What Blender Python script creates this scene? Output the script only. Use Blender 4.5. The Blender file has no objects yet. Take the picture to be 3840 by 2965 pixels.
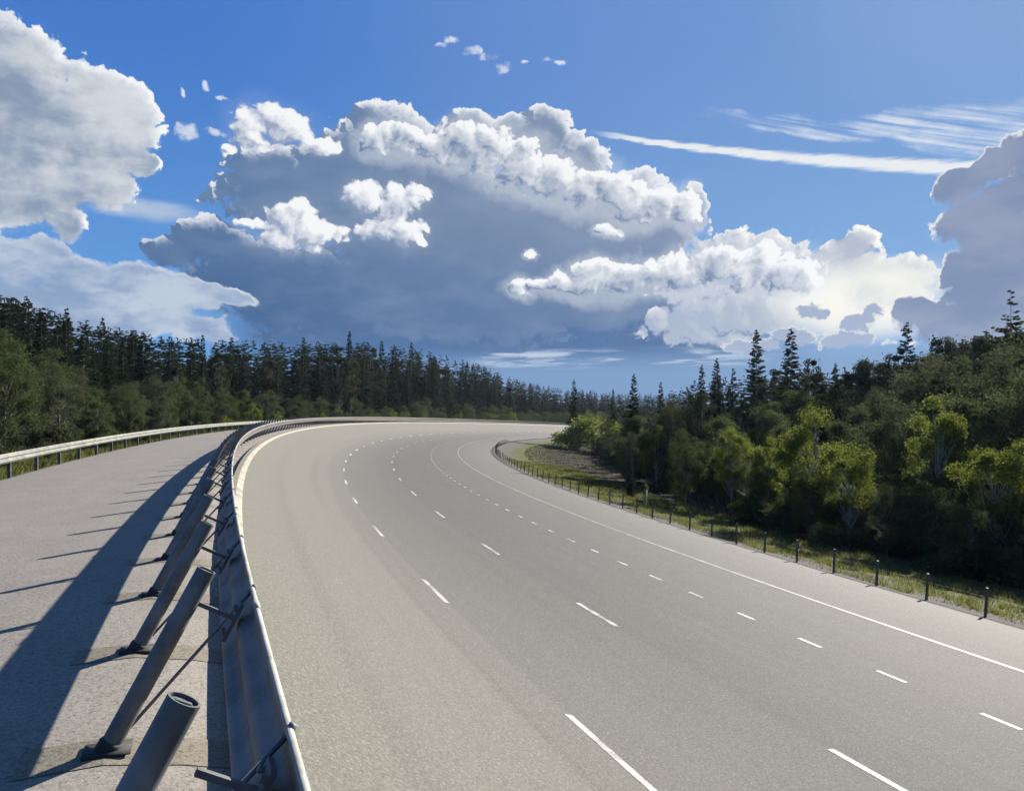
import bpy, math, random
import numpy as np
from mathutils import Vector
R_ = math.radians
rng = np.random.default_rng(7)
random.seed(7)
scene = bpy.context.scene
COL = scene.collection
EXPO = 1.75

# ------------------------------------------------------------------ site geometry
# the track bends round a centre on the right; lengths below are in units of S metres
S = 1.4
CX, CY, R0 = 198.648, 83.614, 215.293          # centre and radius of the rail-top line
EYE = 6.0                                      # eye height (m)
K = 0.05106                                    # the whole bend falls gently to the right

PW = [-5.6, -4.75, -4.3, -0.6, -0.3, -0.075, -0.07, 0.04, 0.6, 1.2, 1.9, 2.6, 3.3, 4.2, 5.1, 6.07, 7.5, 8.9, 11.24, 13.4, 14.4, 14.87, 15.6, 17, 20, 26, 34]
PH = [2.0, 1.86, 1.80, 1.52, 1.555, 1.60, 1.50, 1.555, 1.91, 2.25, 2.61, 2.90, 3.10, 3.27, 3.38, 3.43, 3.45, 3.455, 3.46, 3.53, 3.62, 3.70, 3.85, 4.0, 4.3, 4.7, 4.9]
def prof(w):
    return np.interp(w, PW, PH)
def pos(w, s, H):
    """track coordinates (inward offset w, arc s, depth below eye H) -> world metres"""
    th = s / R0
    r = R0 - w
    x = CX - r * np.cos(th)
    y = CY + r * np.sin(th)
    z = EYE - S * (H + K * 80 * np.tanh(x / 80))
    return np.stack([S * x, S * y, z + 0 * x], -1)
def ter_H(w):
    ww = [-400, -60, -30, -16, -9, -6, -5.2, -4.9, -4.6, -4.3, -0.6, -0.2, 0.04, 0.6, 1.2, 1.9, 2.6, 3.3, 4.2, 5.1, 6.07, 7.5, 8.9, 11.24, 13.4, 14.2, 14.6, 14.9, 15.6, 17, 20, 26, 34, 215]
    hh = [5.2, 4.8, 4.4, 3.9, 3.0, 2.3, 2.02, 1.9, 1.9, 2.1]
    hh += [prof(w_) + 0.3 for w_ in ww[10:26]]
    hh += [3.66, 3.705, 3.85, 4.0, 4.3, 4.7, 4.9, 5.0]
    return np.interp(w, ww, hh)
def to_ws(x, y):
    x = x / S; y = y / S
    r = np.hypot(CX - x, y - CY)
    return R0 - r, np.arctan2(y - CY, CX - x) * R0
def ground(x, y):
    w, s = to_ws(x, y)
    return float(EYE - S * (ter_H(w) + K * 80 * math.tanh(x / S / 80)))
def ray(U, D):
    """world xy at distance D along the bearing of picture column U (2184 wide)"""
    a = math.atan((U - 1092) / 1626)
    return D * math.sin(a), D * math.cos(a)

# ------------------------------------------------------------------ node helpers
class V:
    """tiny wrapper so node maths can be written as expressions"""
    def __init__(self, nt, s): self.nt = nt; self.s = s
    def _m(self, op, *a, clamp=False):
        n = self.nt.nodes.new('ShaderNodeMath'); n.operation = op; n.use_clamp = clamp
        for i, v in enumerate((self,) + a):
            if isinstance(v, V): self.nt.links.new(v.s, n.inputs[i])
            else: n.inputs[i].default_value = v
        return V(self.nt, n.outputs[0])
    def __add__(s, o): return s._m('ADD', o)
    def __radd__(s, o): return s._m('ADD', o)
    def __mul__(s, o): return s._m('MULTIPLY', o)
    def __rmul__(s, o): return s._m('MULTIPLY', o)
    def __sub__(s, o): return s._m('SUBTRACT', o)
    def __rsub__(s, o): return (s * -1.0) + o
    def __truediv__(s, o): return s._m('DIVIDE', o)
    def sqrt(s): return s._m('SQRT')
    def pow(s, e): return s._m('POWER', e)
    def min(s, o): return s._m('MINIMUM', o)
    def max(s, o): return s._m('MAXIMUM', o)
    def clamp(s): return s._m('ADD', 0.0, clamp=True)
    def step(s, a, b, c=0.0, d=1.0, t='SMOOTHSTEP'):
        n = s.nt.nodes.new('ShaderNodeMapRange'); n.interpolation_type = t
        s.nt.links.new(s.s, n.inputs[0])
        for i, v in enumerate((a, b, c, d)):
            if isinstance(v, V): s.nt.links.new(v.s, n.inputs[i + 1])
            else: n.inputs[i + 1].default_value = v
        return V(s.nt, n.outputs[0])
def vm(nt, op, *a):
    n = nt.nodes.new('ShaderNodeVectorMath'); n.operation = op
    for i, v in enumerate(a):
        if isinstance(v, V): nt.links.new(v.s, n.inputs[i])
        elif isinstance(v, (int, float)): n.inputs[3 if op == 'SCALE' else i].default_value = v if op == 'SCALE' else (v, v, v)
        else: n.inputs[i].default_value = v
    return V(nt, n.outputs[0])
def comb(nt, x, y, z=0.0):
    n = nt.nodes.new('ShaderNodeCombineXYZ')
    for i, v in enumerate((x, y, z)):
        if isinstance(v, V): nt.links.new(v.s, n.inputs[i])
        else: n.inputs[i].default_value = v
    return V(nt, n.outputs[0])
def sep(nt, v):
    n = nt.nodes.new('ShaderNodeSeparateXYZ'); nt.links.new(v.s, n.inputs[0])
    return [V(nt, n.outputs[i]) for i in range(3)]
def noise(nt, v, scale, detail=4, rough=0.5, col=False, dist=0.0):
    n = nt.nodes.new('ShaderNodeTexNoise'); nt.links.new(v.s, n.inputs['Vector'])
    n.inputs['Scale'].default_value = scale; n.inputs['Detail'].default_value = detail
    n.inputs['Roughness'].default_value = rough; n.inputs['Distortion'].default_value = dist
    return V(nt, n.outputs['Color' if col else 'Fac'])
def voro(nt, v, scale, detail=0, rough=0.5):
    n = nt.nodes.new('ShaderNodeTexVoronoi'); nt.links.new(v.s, n.inputs['Vector'])
    n.voronoi_dimensions = '2D'; n.feature = 'F1'
    n.inputs['Scale'].default_value = scale; n.inputs['Detail'].default_value = detail
    n.inputs['Roughness'].default_value = rough
    return V(nt, n.outputs['Distance'])
def mix(nt, f, a, b, mode='MIX'):
    n = nt.nodes.new('ShaderNodeMix'); n.data_type = 'RGBA'; n.blend_type = mode
    for i, v in ((0, f), (6, a), (7, b)):
        if isinstance(v, V): nt.links.new(v.s, n.inputs[i])
        elif i == 0: n.inputs[0].default_value = v
        else: n.inputs[i].default_value = (*v, 1)
    return V(nt, n.outputs[2])
def srgb(r, g, b, k=1.0):
    f = lambda c: ((c / 255 + 0.055) / 1.055) ** 2.4 if c > 10 else c / 255 / 12.92
    return (f(r) * k, f(g) * k, f(b) * k)

def material(name):
    m = bpy.data.materials.new(name); m.use_nodes = True
    nt = m.node_tree
    b = nt.nodes['Principled BSDF']
    return m, nt, b
def texco(nt, out='Object'):
    n = nt.nodes.new('ShaderNodeTexCoord'); return V(nt, n.outputs[out])
def bump(nt, b, h, strength, dist):
    n = nt.nodes.new('ShaderNodeBump'); n.inputs['Strength'].default_value = strength
    n.inputs['Distance'].default_value = dist
    nt.links.new(h.s, n.inputs['Height']); nt.links.new(n.outputs[0], b.inputs['Normal'])

# ------------------------------------------------------------------ sky with clouds
def build_world():
    w = bpy.data.worlds.new('World'); scene.world = w; w.use_nodes = True
    nt = w.node_tree; nt.nodes.clear()
    out = nt.nodes.new('ShaderNodeOutputWorld'); bg = nt.nodes.new('ShaderNodeBackground')
    nt.links.new(bg.outputs[0], out.inputs[0])
    tc = nt.nodes.new('ShaderNodeTexCoord')
    d = V(nt, tc.outputs['Generated'])
    x, y, z = sep(nt, d)
    az = x._m('ARCTAN2', y)
    el = z / (x * x + y * y).sqrt().max(0.02)
    sky = nt.nodes.new('ShaderNodeTexSky'); sky.sky_type = 'NISHITA'; sky.sun_disc = False
    sky.sun_elevation = R_(SUN_EL); sky.sun_rotation = R_(SUN_AZ)
    sky.air_density = 1.0; sky.dust_density = 0.6; sky.ozone_density = 2.0; sky.altitude = 100
    base = vm(nt, 'MULTIPLY', V(nt, sky.outputs[0]), SKY_GAIN)
    STR = 0.1
    sdv = (math.sin(R_(SUN_AZ)) * math.cos(R_(SUN_EL)), math.cos(R_(SUN_AZ)) * math.cos(R_(SUN_EL)), math.sin(R_(SUN_EL)))
    d_sun = x * sdv[0] + y * sdv[1] + z * sdv[2]
    g = 1.0 / (STR * 2 ** EXPO)
    def C(r, g_, b): return srgb(r, g_, b, g)
    def A(U): return math.atan((U - 1092) / 1626)
    def E_(U, Vv): return (889 - Vv) / 1626 * math.cos(A(U))
    # warped lookup positions: here, a step towards the sun, a step up
    p = comb(nt, az, el)
    w1 = noise(nt, p, 16, 5, 0.62, col=True)
    wv = vm(nt, 'SCALE', vm(nt, 'SUBTRACT', w1, (0.5, 0.5, 0.5)), 0.036)
    q = vm(nt, 'ADD', p, wv)
    qx, qy, _ = sep(nt, q)
    DS = (0.0085, 0.0062); DU = 0.010
    q1 = vm(nt, 'ADD', q, (DS[0], DS[1], 0)); q2 = vm(nt, 'ADD', q, (0, DU, 0))
    Av = comb(nt, qx, qx + DS[0], qx); Bv = comb(nt, qy, qy + DS[1], qy + DU)
    bil = comb(nt, *[voro(nt, t, 26, 3.0, 0.6) for t in (q, q1, q2)])
    fn = noise(nt, p, 9, 6, 0.6)
    soft = noise(nt, vm(nt, 'MULTIPLY', q, (1, 2.4, 1)), 10, 4, 0.55)
    def field(blobs, amp, off):
        acc = None
        for (U, Vv, ru, rv) in blobs:
            cu, cv = A(U), E_(U, Vv)
            c = math.cos(A(U))
            rx = ru / 1626 * c * c; ry = rv / 1626 * c
            a = vm(nt, 'MULTIPLY_ADD', Av, (1 / rx,) * 3, (-cu / rx,) * 3)
            b = vm(nt, 'MULTIPLY_ADD', Bv, (1 / ry,) * 3, (-cv / ry,) * 3)
            a2 = vm(nt, 'MULTIPLY', a, a)
            r2 = vm(nt, 'MULTIPLY_ADD', b, b, a2)
            acc = r2 if acc is None else vm(nt, 'MINIMUM', acc, r2)
        # density: 1 at a blob's heart, 0 at its rim, minus the billows
        dens = vm(nt, 'MULTIPLY_ADD', acc, (-1, -1, -1), (1 + amp * off,) * 3)
        dens = vm(nt, 'MULTIPLY_ADD', bil, (-amp,) * 3, dens)
        return sep(nt, dens)
    def layer(under, blobs, amp, dark, lit, edge=0.10, gain=1.6, bias=0.1, depth=(0.15, 0.9), under_soft=0.5, opacity=1.0, inner=0.12, band=0.10, face=(-0.01, 0.05), bandk=1.0, off=0.62, ug=0.0, halo=0.0, solid=False):
        d0, d1, d2 = field(blobs, amp, off)
        tosun = d0 - d1                        # > 0 where the cloud thins out towards the sun
        up = (d2 - d0).max(0.0)                # > 0 along an underside
        a = d0.step(0.0, up * (under_soft * 4) + edge)
        if solid: a = a.max(d0.step(0.25, 0.60))
        if opacity != 1.0: a = a * opacity
        rim = d0.step(depth[0], depth[1], 1.0, inner)
        l = ((tosun * gain + bias) * rim + (soft - 0.5) * 0.35 * rim)
        if ug: l = l - up * ug
        if bandk > 0:
            l = l.max(d0.step(0.0, band, 1.0, 0.0) * tosun.step(face[0], face[1]) * bandk)
        l = l.clamp()
        c = mix(nt, l, dark, lit)
        if halo: under = mix(nt, d0.step(-1.6, 0.7) * halo, under, lit)
        return mix(nt, a, under, c)
    col = base
    # deep blue on the left, paler towards the sun and towards the horizon
    h1 = az.step(A(300), A(2300), 0, 1, 'LINEAR')
    h2 = el.step(0.0, 0.5, 0, 1)
    grad = mix(nt, h2, mix(nt, h1, C(92, 160, 222), C(106, 166, 222)), mix(nt, h1, C(32, 106, 196), C(76, 134, 202)))
    base = vm(nt, 'MINIMUM', base, C(150, 180, 225))
    col = mix(nt, 0.85, base, grad)
    wide = d_sun.step(0.55, 1.0); col = mix(nt, wide * 0.15, col, C(190, 205, 228))
    # high cirrus: a streak and the combed fan above it
    ex = az - A(1650); ey = el - E_(1650, 333) + ex * 0.2115
    thick = ex.step(-0.22, 0.22, 0.0030, 0.0095, 'LINEAR')
    rag = noise(nt, comb(nt, az * 26, el * 150), 1, 4, 0.6) - 0.5
    band = ((ey + rag * 0.012)._m('ABSOLUTE') / thick).step(0.45, 1.35, 1.0, 0.0) * ex.step(-0.235, -0.17) * ex.step(0.26, 0.34, 1.0, 0.0)
    fx = az - A(1930); fy = el - E_(1930, 272) + fx * 0.17
    comb_ = noise(nt, comb(nt, az * 12 + el * 22, el * 105 + az * 34, 0), 1, 5, 0.62)
    fy = fy + (fn - 0.5) * 0.07
    fan = ((fx * fx) * 15.0 + fy * fy * 900.0 * fx.step(-0.25, 0.1, 6.0, 1.0))
    fan = fan.step(0.1, 1.0, 1.0, 0.0) * (comb_ + (soft - 0.5) * 0.5).step(0.34, 0.66)
    col = mix(nt, fan * 0.9, col, C(222, 230, 240))
    col = mix(nt, band * 0.94, col, C(234, 238, 240))
    # thin veils
    v2 = noise(nt, comb(nt, az * 5, el * 26), 1, 4, 0.55)
    col = mix(nt, v2.step(0.5, 0.8) * el.step(0.06, 0.30, 1, 0) * 0.5, col, C(170, 195, 225))
    tr = ((az - A(2250)) * (az - A(2250)) * 9.0 + (el - 0.50) * (el - 0.50) * 26.0).step(0.0, 1.0, 0.22, 0.0)
    col = mix(nt, tr, col, C(165, 185, 220))
    pale = ((az - A(310)) * (az - A(310)) * 190.0 + (el - E_(310, 447)) * (el - E_(310, 447)) * 4200.0 + (soft - 0.5) * 1.6 + (v2 - 0.5) * 3.0).step(0.0, 1.3, 0.7, 0.0)
    col = mix(nt, pale, col, C(196, 208, 222))
    # big grey-blue cumulus bank, darker low down, paler to the right
    g1 = az.step(A(500), A(1900), 0, 1, 'LINEAR')
    g2 = el.step(E_(1000, 740), E_(1000, 420), 0, 1)
    low_v = el.step(E_(1000, 800), E_(1000, 735)) * el.step(E_(1000, 690), E_(1000, 560), 1, 0)
    low_v = (low_v * az.step(A(380), A(620)) * az.step(A(1500), A(1800), 1, 0))
    under = el.step(E_(1000, 790), E_(1000, 700), 1, 0) * az.step(A(300), A(1000))
    col = mix(nt, under * 0.9, col, C(112, 146, 188))
    col = mix(nt, low_v * 0.96, col, C(62, 102, 152))
    dk = mix(nt, g1, C(92, 122, 162), C(146, 160, 184))
    dk = mix(nt, g2, mix(nt, g1, C(58, 97, 146), C(108, 134, 172)), dk)
    dk = mix(nt, (soft - 0.45)._m('MULTIPLY', 1.4, clamp=True), dk, C(140, 158, 186))
    big = [(830, 296, 100, 80), (745, 335, 85, 62), (1000, 300, 80, 66), (1080, 312, 80, 66), (1160, 312, 82, 80), (1235, 380, 75, 80),
           (600, 400, 120, 98), (700, 430, 230, 130), (900, 480, 330, 200), (1150, 520, 300, 190), (1330, 470, 130, 112),
           (1420, 495, 90, 80), (1482, 448, 30, 56), (450, 520, 85, 62), (370, 540, 64, 42), (520, 575, 160, 90), (700, 620, 300, 120),
           (1000, 640, 330, 110), (1300, 610, 300, 110)]
    col = layer(col, big, 0.50, dk, mix(nt, g2, C(96, 128, 176), C(240, 243, 247)), edge=0.08, gain=1.3, bias=0.0, depth=(0.05, 0.40), under_soft=1.3, inner=0.0, band=0.85, face=(-0.04, 0.10), off=1.2, solid=True)
    back = [(1480, 600, 130, 75), (1560, 560, 120, 70), (1650, 575, 125, 76), (1780, 585, 130, 74), (1826, 524, 46, 42), (1910, 605, 105, 66), (1700, 650, 260, 80), (1540, 690, 200, 60)]
    dk2 = mix(nt, g1, C(128, 152, 192), C(178, 188, 204))
    col = layer(col, back, 0.7, dk2, C(248, 248, 243), edge=0.10, gain=1.5, bias=0.05, depth=(0.1, 0.95), inner=0.25, band=0.3, off=0.8, ug=0.8)
    # glow where the sun stands behind the thin part
    gl = ((az - A(1850)) * (az - A(1850)) * 55.0 + (el - E_(1850, 640)) * (el - E_(1850, 640)) * 300.0)
    gl = gl.step(0.0, 1.0, 1.0, 0.0) * fn.step(0.3, 0.55, 0.5, 1.0)
    col = mix(nt, gl, col, C(246, 245, 237))
    # bright ridges standing in front of the bank
    ridge = [(800, 307.84, 43.2, 35.84), (855, 300.08, 54, 46.08), (925, 317.84, 49.68, 35.84), (985, 311.2, 62.64, 51.2), (1045, 324.88, 66.96, 58.88), (1110, 359.44, 73.44, 61.44),
             (1180, 387.2, 64.8, 51.2), (1240, 408.64, 62.64, 48.64), (1300, 408.32, 58.32, 56.32), (1350, 436.64, 64.8, 48.64), (1410, 440.4, 62.64, 38.4), (1470, 451.2, 28.08, 51.2)]
    ridge2 = [(1105, 611.32, 34.56, 24.32), (1150, 603, 28, 15), (1205, 604.72, 47.52, 30.72), (1262, 597.52, 58.32, 43.52), (1330, 599.24, 62.64, 42.24), (1395, 597.52, 60.48, 43.52),
              (1465, 587.2, 71.28, 51.2), (1535, 572.64, 71.28, 48.64), (1605, 577.2, 75.6, 51.2), (1690, 586.2, 75.6, 51.2), (1300, 487, 30, 16), (1382, 468, 38, 10), (1130, 548, 14, 9)]
    lt = C(244, 246, 248)
    sh = mix(nt, g1, C(140, 160, 198), C(168, 180, 204))
    col = layer(col, ridge + ridge2, 0.8, dk, lt, edge=0.16, gain=1.35, bias=0.66, depth=(0.2, 1.3), under_soft=1.0, inner=0.45, band=0.2, off=0.95, ug=0.7, halo=0.36)
    puffs = [(580, 264, 76, 48), (538, 292, 54, 38), (622, 280, 50, 44), (686, 314, 48, 22), (488, 322, 18, 11),
             (618, 468, 64, 44), (550, 474, 52, 14), (668, 500, 84, 40), (600, 502, 72, 32), (640, 442, 36, 26),
             (778, 425, 48, 34), (845, 440, 56, 52), (886, 418, 30, 38), (868, 490, 58, 38), (832, 470, 56, 50), (812, 495, 58, 26), (902, 512, 24, 14)]
    col = layer(col, puffs, 0.8, C(150, 165, 192), lt, edge=0.3, gain=1.5, bias=0.68, depth=(0.3, 1.4), under_soft=0.8, inner=0.6, band=0.3, off=0.92, ug=0.65, halo=0.07, solid=True)
    wisp = [(944, 96, 18, 8), (962, 84, 20, 12), (1010, 112, 30, 16), (1040, 126, 40, 20), (1072, 142, 26, 20), (1122, 134, 16, 9), (1162, 134, 20, 12), (1190, 140, 22, 8), (398, 282, 34, 30), (440, 284, 50, 18), (440, 188, 14, 14), (478, 208, 20, 8), (384, 195, 8, 26), (1415, 395, 22, 8), (1990, 480, 14, 8)]
    col = layer(col, wisp, 1.1, C(200, 214, 232), lt, edge=0.9, gain=1.0, bias=0.7, under_soft=0.6, opacity=0.9, bandk=0)
    left = [(20, 150, 135, 108), (100, 225, 155, 135), (200, 258, 135, 120), (272, 262, 72, 90), (120, 345, 155, 110), (50, 400, 140, 85),
            (142, 455, 56, 56), (300, 352, 42, 30), (-80, 300, 180, 270), (225, 385, 66, 76)]
    dkl = mix(nt, (fn * 0.6 + soft * 0.4).step(0.40, 0.60), C(134, 152, 178), C(208, 214, 221))
    col = layer(col, left, 0.62, dkl, lt, edge=0.12, gain=1.5, bias=0.42, depth=(0.0, 0.9), under_soft=1.2, inner=0.05, band=0.35, face=(-0.05, 0.03), off=1.2, ug=0.25, solid=True)
    lowl = [(50, 575, 190, 72), (180, 610, 170, 60), (310, 614, 140, 52), (400, 632, 110, 40), (480, 634, 70, 22), (60, 660, 320, 90), (280, 690, 260, 60)]
    col = layer(col, lowl, 0.5, mix(nt, soft.step(0.4, 0.62), C(136, 160, 196), C(186, 200, 218)), C(236, 238, 240), edge=0.35, gain=1.2, bias=0.25, depth=(0.0, 0.55), under_soft=0.9, inner=0.05, band=0.4, off=1.0, solid=True)
    right = [(2050, 405, 74, 58), (2120, 360, 70, 52), (2200, 335, 96, 70), (2080, 470, 100, 66), (2190, 470, 160, 140), (2150, 600, 160, 125),
             (2060, 600, 72, 74), (2100, 690, 200, 80), (1950, 672, 66, 42), (2300, 500, 160, 220)]
    col = layer(col, right, 0.45, mix(nt, soft.step(0.35, 0.7), C(116, 136, 172), C(142, 154, 182)), C(250, 249, 244), edge=0.07, gain=-1.0, bias=0.1, depth=(0.02, 0.20), under_soft=0.5, inner=0.0, band=0.22, face=(-0.6, -0.5), bandk=1.0)
    small = [(1738, 666, 34, 28), (1822, 690, 40, 26), (1856, 676, 34, 32), (1700, 716, 70, 24), (1800, 725, 90, 22), (1620, 740, 90, 26)]
    col = layer(col, small, 1.0, C(158, 172, 200), C(252, 248, 232), edge=0.3, gain=0.0, bias=0.1, depth=(0.02, 0.20), under_soft=1.0, inner=0.0, band=0.5, face=(-0.6, -0.5), bandk=1.0, off=0.8)
    # streaks low over the trees
    st = noise(nt, comb(nt, az * 9, el * 95), 1, 4, 0.6).step(0.46, 0.62)
    st = st * ((el - 0.076)._m('ABSOLUTE')).step(0.004, 0.016, 1, 0) * az.step(A(980), A(1080)) * az.step(A(1500), A(1700), 1, 0)
    col = mix(nt, st * 0.85, col, C(196, 210, 226))
    nt.links.new(col.s, bg.inputs['Color']); bg.inputs['Strength'].default_value = STR
    w.cycles.sampling_method = 'MANUAL'; w.cycles.sample_map_resolution = 512

SUN_EL, SUN_AZ = 24.8, 40.5
SKY_GAIN = (1.0, 1.0, 1.0)
build_world()

# ------------------------------------------------------------------ mesh helpers
def link(name, me, mat=None, parent=None):
    o = bpy.data.objects.new(name, me); COL.objects.link(o)
    if mat: me.materials.append(mat)
    if parent: o.parent = parent
    return o
def mesh(name, verts, faces, smooth=False, uv=None):
    me = bpy.data.meshes.new(name)
    verts = np.asarray(verts, float)
    me.from_pydata(verts.tolist(), [], [list(map(int, f)) for f in faces])
    if smooth: me.polygons.foreach_set('use_smooth', [True] * len(me.polygons))
    if uv is not None:
        l = me.uv_layers.new(name='track')
        idx = np.empty(len(me.loops), int); me.loops.foreach_get('vertex_index', idx)
        l.data.foreach_set('uv', np.asarray(uv, float)[idx].ravel())
    me.update(); return me
def tag(o, label=None, cat=None, group=None, kind=None):
    if label: o['label'] = label
    if cat: o['category'] = cat
    if group: o['group'] = group
    if kind: o['kind'] = kind
    return o
def empty(name, loc, rz=0.0):
    o = bpy.data.objects.new(name, None); COL.objects.link(o); o.location = loc; o.rotation_euler = (0, 0, rz)
    o.empty_display_size = 0.2
    return o
def grid_faces(n, m, close=False):
    """n rows of m vertices"""
    i = np.arange(n - 1)[:, None]; j = np.arange(m if close else m - 1)[None, :]
    a = i * m + j; b = i * m + (j + 1) % m
    return np.stack([a, b, b + m, a + m], -1).reshape(-1, 4)
class MB:
    def __init__(self): self.v = []; self.f = []; self.n = 0
    def add(self, v, f):
        v = np.asarray(v, float).reshape(-1, 3)
        self.v.append(v); self.f += [[int(k) + self.n for k in q] for q in f]; self.n += len(v)
    def tube(self, pts, rad, seg=8, cap=True):
        pts = [Vector(p) for p in pts]
        if not hasattr(rad, '__len__'): rad = [rad] * len(pts)
        rings = []
        for i, p in enumerate(pts):
            t = (pts[min(i + 1, len(pts) - 1)] - pts[max(i - 1, 0)]).normalized()
            a = t.cross(Vector((0.13, 0.21, 1)) if abs(t.z) < 0.9 else Vector((1, 0.1, 0))).normalized(); b = t.cross(a)
            rings += [p + (a * math.cos(2 * math.pi * k / seg) + b * math.sin(2 * math.pi * k / seg)) * rad[i] for k in range(seg)]
        f = grid_faces(len(pts), seg, True).tolist()
        if cap: f += [list(range(seg))[::-1], list(range((len(pts) - 1) * seg, len(pts) * seg))]
        self.add([tuple(r) for r in rings], f)
    def box(self, c, ax, ay, az, hx, hy, hz):
        c = np.asarray(c, float); ax, ay, az = (np.asarray(a, float) for a in (ax, ay, az))
        v = [c + ax * hx * i + ay * hy * j + az * hz * k for i in (-1, 1) for j in (-1, 1) for k in (-1, 1)]
        self.add(v, [(0, 1, 3, 2), (4, 6, 7, 5), (0, 4, 5, 1), (2, 3, 7, 6), (0, 2, 6, 4), (1, 5, 7, 3)])
    def mesh(self, name, smooth=False):
        return mesh(name, np.concatenate(self.v), self.f, smooth)
    def build(self, name, mat, parent=None, smooth=False):
        return link(name, self.mesh(name, smooth), mat, parent)

# ------------------------------------------------------------------ materials
def asphalt_mat(name, tint=(1, 1, 1), service=False):
    m, nt, b = material(name)
    uv = texco(nt, 'UV'); ob = texco(nt, 'Object')
    w, s, _ = sep(nt, uv)
    fine = noise(nt, ob, 62, 3, 0.75)
    speck = noise(nt, ob, 24, 4, 0.85)
    grit = noise(nt, ob, 36, 3, 0.75)
    mid = noise(nt, ob, 1.1, 5, 0.6)
    big = noise(nt, ob, 0.12, 3, 0.5)
    streak = noise(nt, comb(nt, w * 2.2, s * 0.025), 1, 4, 0.6)
    if service:
        c = mix(nt, mid.step(0.3, 0.7), (0.205, 0.195, 0.178), (0.25, 0.24, 0.22))
        c = mix(nt, streak.step(0.35, 0.7) * 0.5, c, (0.215, 0.20, 0.19))
    else:
        # the outer, seldom driven strip is paler and yellower than the wheel-worn lanes
        ramp = nt.nodes.new('ShaderNodeValToRGB'); cr = ramp.color_ramp
        nt.links.new((w / 20.0 + (big - 0.5) * 0.05).s, ramp.inputs[0])
        e = cr.elements
        e[0].position = 0.0; e[0].color = (0.268, 0.260, 0.218, 1)
        e[1].position = 1.0; e[1].color = (0.205, 0.198, 0.180, 1)
        for p_, c_ in ((0.17, (0.262, 0.255, 0.222, 1)), (0.27, (0.205, 0.200, 0.184, 1)), (0.44, (0.170, 0.164, 0.155, 1)),
                       (0.60, (0.152, 0.145, 0.140, 1)), (0.74, (0.170, 0.164, 0.155, 1)), (0.80, (0.178, 0.172, 0.158, 1)), (0.86, (0.205, 0.198, 0.180, 1))):
            q = e.new(p_); q.color = c_
        c = V(nt, ramp.outputs[0])
        c = mix(nt, streak.step(0.42, 0.75) * 0.38, c, (0.255, 0.245, 0.23))
        dkst = noise(nt, comb(nt, w * 1.3 + 7.0, s * 0.012), 1, 3, 0.6)
        c = mix(nt, dkst.step(0.52, 0.72) * 0.35, c, (0.12, 0.117, 0.113))
        c = mix(nt, mid.step(0.35, 0.75) * 0.25, c, (0.25, 0.24, 0.22))
        tyre = noise(nt, comb(nt, w * 5.5 + 3.0, s * 0.018), 1, 3, 0.65).step(0.56, 0.70)
        c = mix(nt, tyre * w.step(3.5, 6.0) * 0.28, c, (0.075, 0.073, 0.072))
    c = mix(nt, 1.0, c, (0.86, 0.81, 0.735) if service else (0.325, 0.318, 0.305), 'MULTIPLY')
    # aggregate: pale and dark stones
    c = mix(nt, fine.step(0.50, 0.70) * 0.55, c, (0.205, 0.195, 0.178))
    c = mix(nt, grit.step(0.50, 0.32) * 0.65, c, (0.03, 0.029, 0.027))
    c = mix(nt, grit.step(0.56, 0.70) * 0.5, c, (0.215, 0.205, 0.187))
    c = mix(nt, speck.step(0.52, 0.64) * 0.45, c, (0.27, 0.26, 0.235) if service else (0.235, 0.225, 0.205))
    c = mix(nt, speck.step(0.46, 0.36) * 0.5, c, (0.05, 0.048, 0.046))
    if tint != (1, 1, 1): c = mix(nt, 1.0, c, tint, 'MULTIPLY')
    nt.links.new(c.s, b.inputs['Base Color'])
    b.inputs['Roughness'].default_value = 0.88
    b.inputs['Specular IOR Level'].default_value = 0.25
    bump(nt, b, fine + grit * 1.5, 0.5, 0.006)
    return m
M_road = asphalt_mat('asphalt')
M_serv = asphalt_mat('asphalt_service', service=True)
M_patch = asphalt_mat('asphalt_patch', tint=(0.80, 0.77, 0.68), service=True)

def paint_mat(name, col, wear):
    m, nt, b = material(name)
    ob = texco(nt, 'Object')
    n = noise(nt, ob, 34, 5, 0.85); n2 = noise(nt, ob, 1.8, 3, 0.6)
    f = (n + (n2 - 0.5) * 0.7).step(wear, wear + 0.16)
    c = mix(nt, f, (0.10, 0.097, 0.088), col)
    nt.links.new(c.s, b.inputs['Base Color']); b.inputs['Roughness'].default_value = 0.7
    return m
M_white = paint_mat('road_paint', (0.42, 0.41, 0.385), 0.42)
M_worn = paint_mat('worn_paint', (0.24, 0.232, 0.212), 0.44)
M_cream = paint_mat('cream_paint', (0.27, 0.245, 0.180), 0.36)

def steel_mat(name, a, b_, metal, rough, dirt=0.0):
    m, nt, b = material(name)
    ob = texco(nt, 'Object')
    n = noise(nt, ob, 3.0, 5, 0.65); n2 = noise(nt, ob, 28, 3, 0.6)
    c = mix(nt, n.step(0.35, 0.62), a, tuple(v * 1.15 for v in b_))
    st = noise(nt, vm(nt, 'MULTIPLY', ob, (9, 9, 0.9)), 1, 4, 0.6)
    c = mix(nt, st.step(0.5, 0.8) * dirt, c, (0.10, 0.085, 0.065))
    nt.links.new(c.s, b.inputs['Base Color']); b.inputs['Metallic'].default_value = metal
    nt.links.new((n2 * 0.25 + (rough - 0.1)).s, b.inputs['Roughness'])
    bump(nt, b, n2, 0.15, 0.003)
    return m
M_galv = steel_mat('galvanised_steel', (0.060, 0.058, 0.054), (0.11, 0.105, 0.098), 0.15, 0.5, 0.6)
M_galv2 = steel_mat('bright_galvanised_steel', (0.085, 0.095, 0.085), (0.145, 0.152, 0.14), 0.2, 0.65, 0.6)
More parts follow.
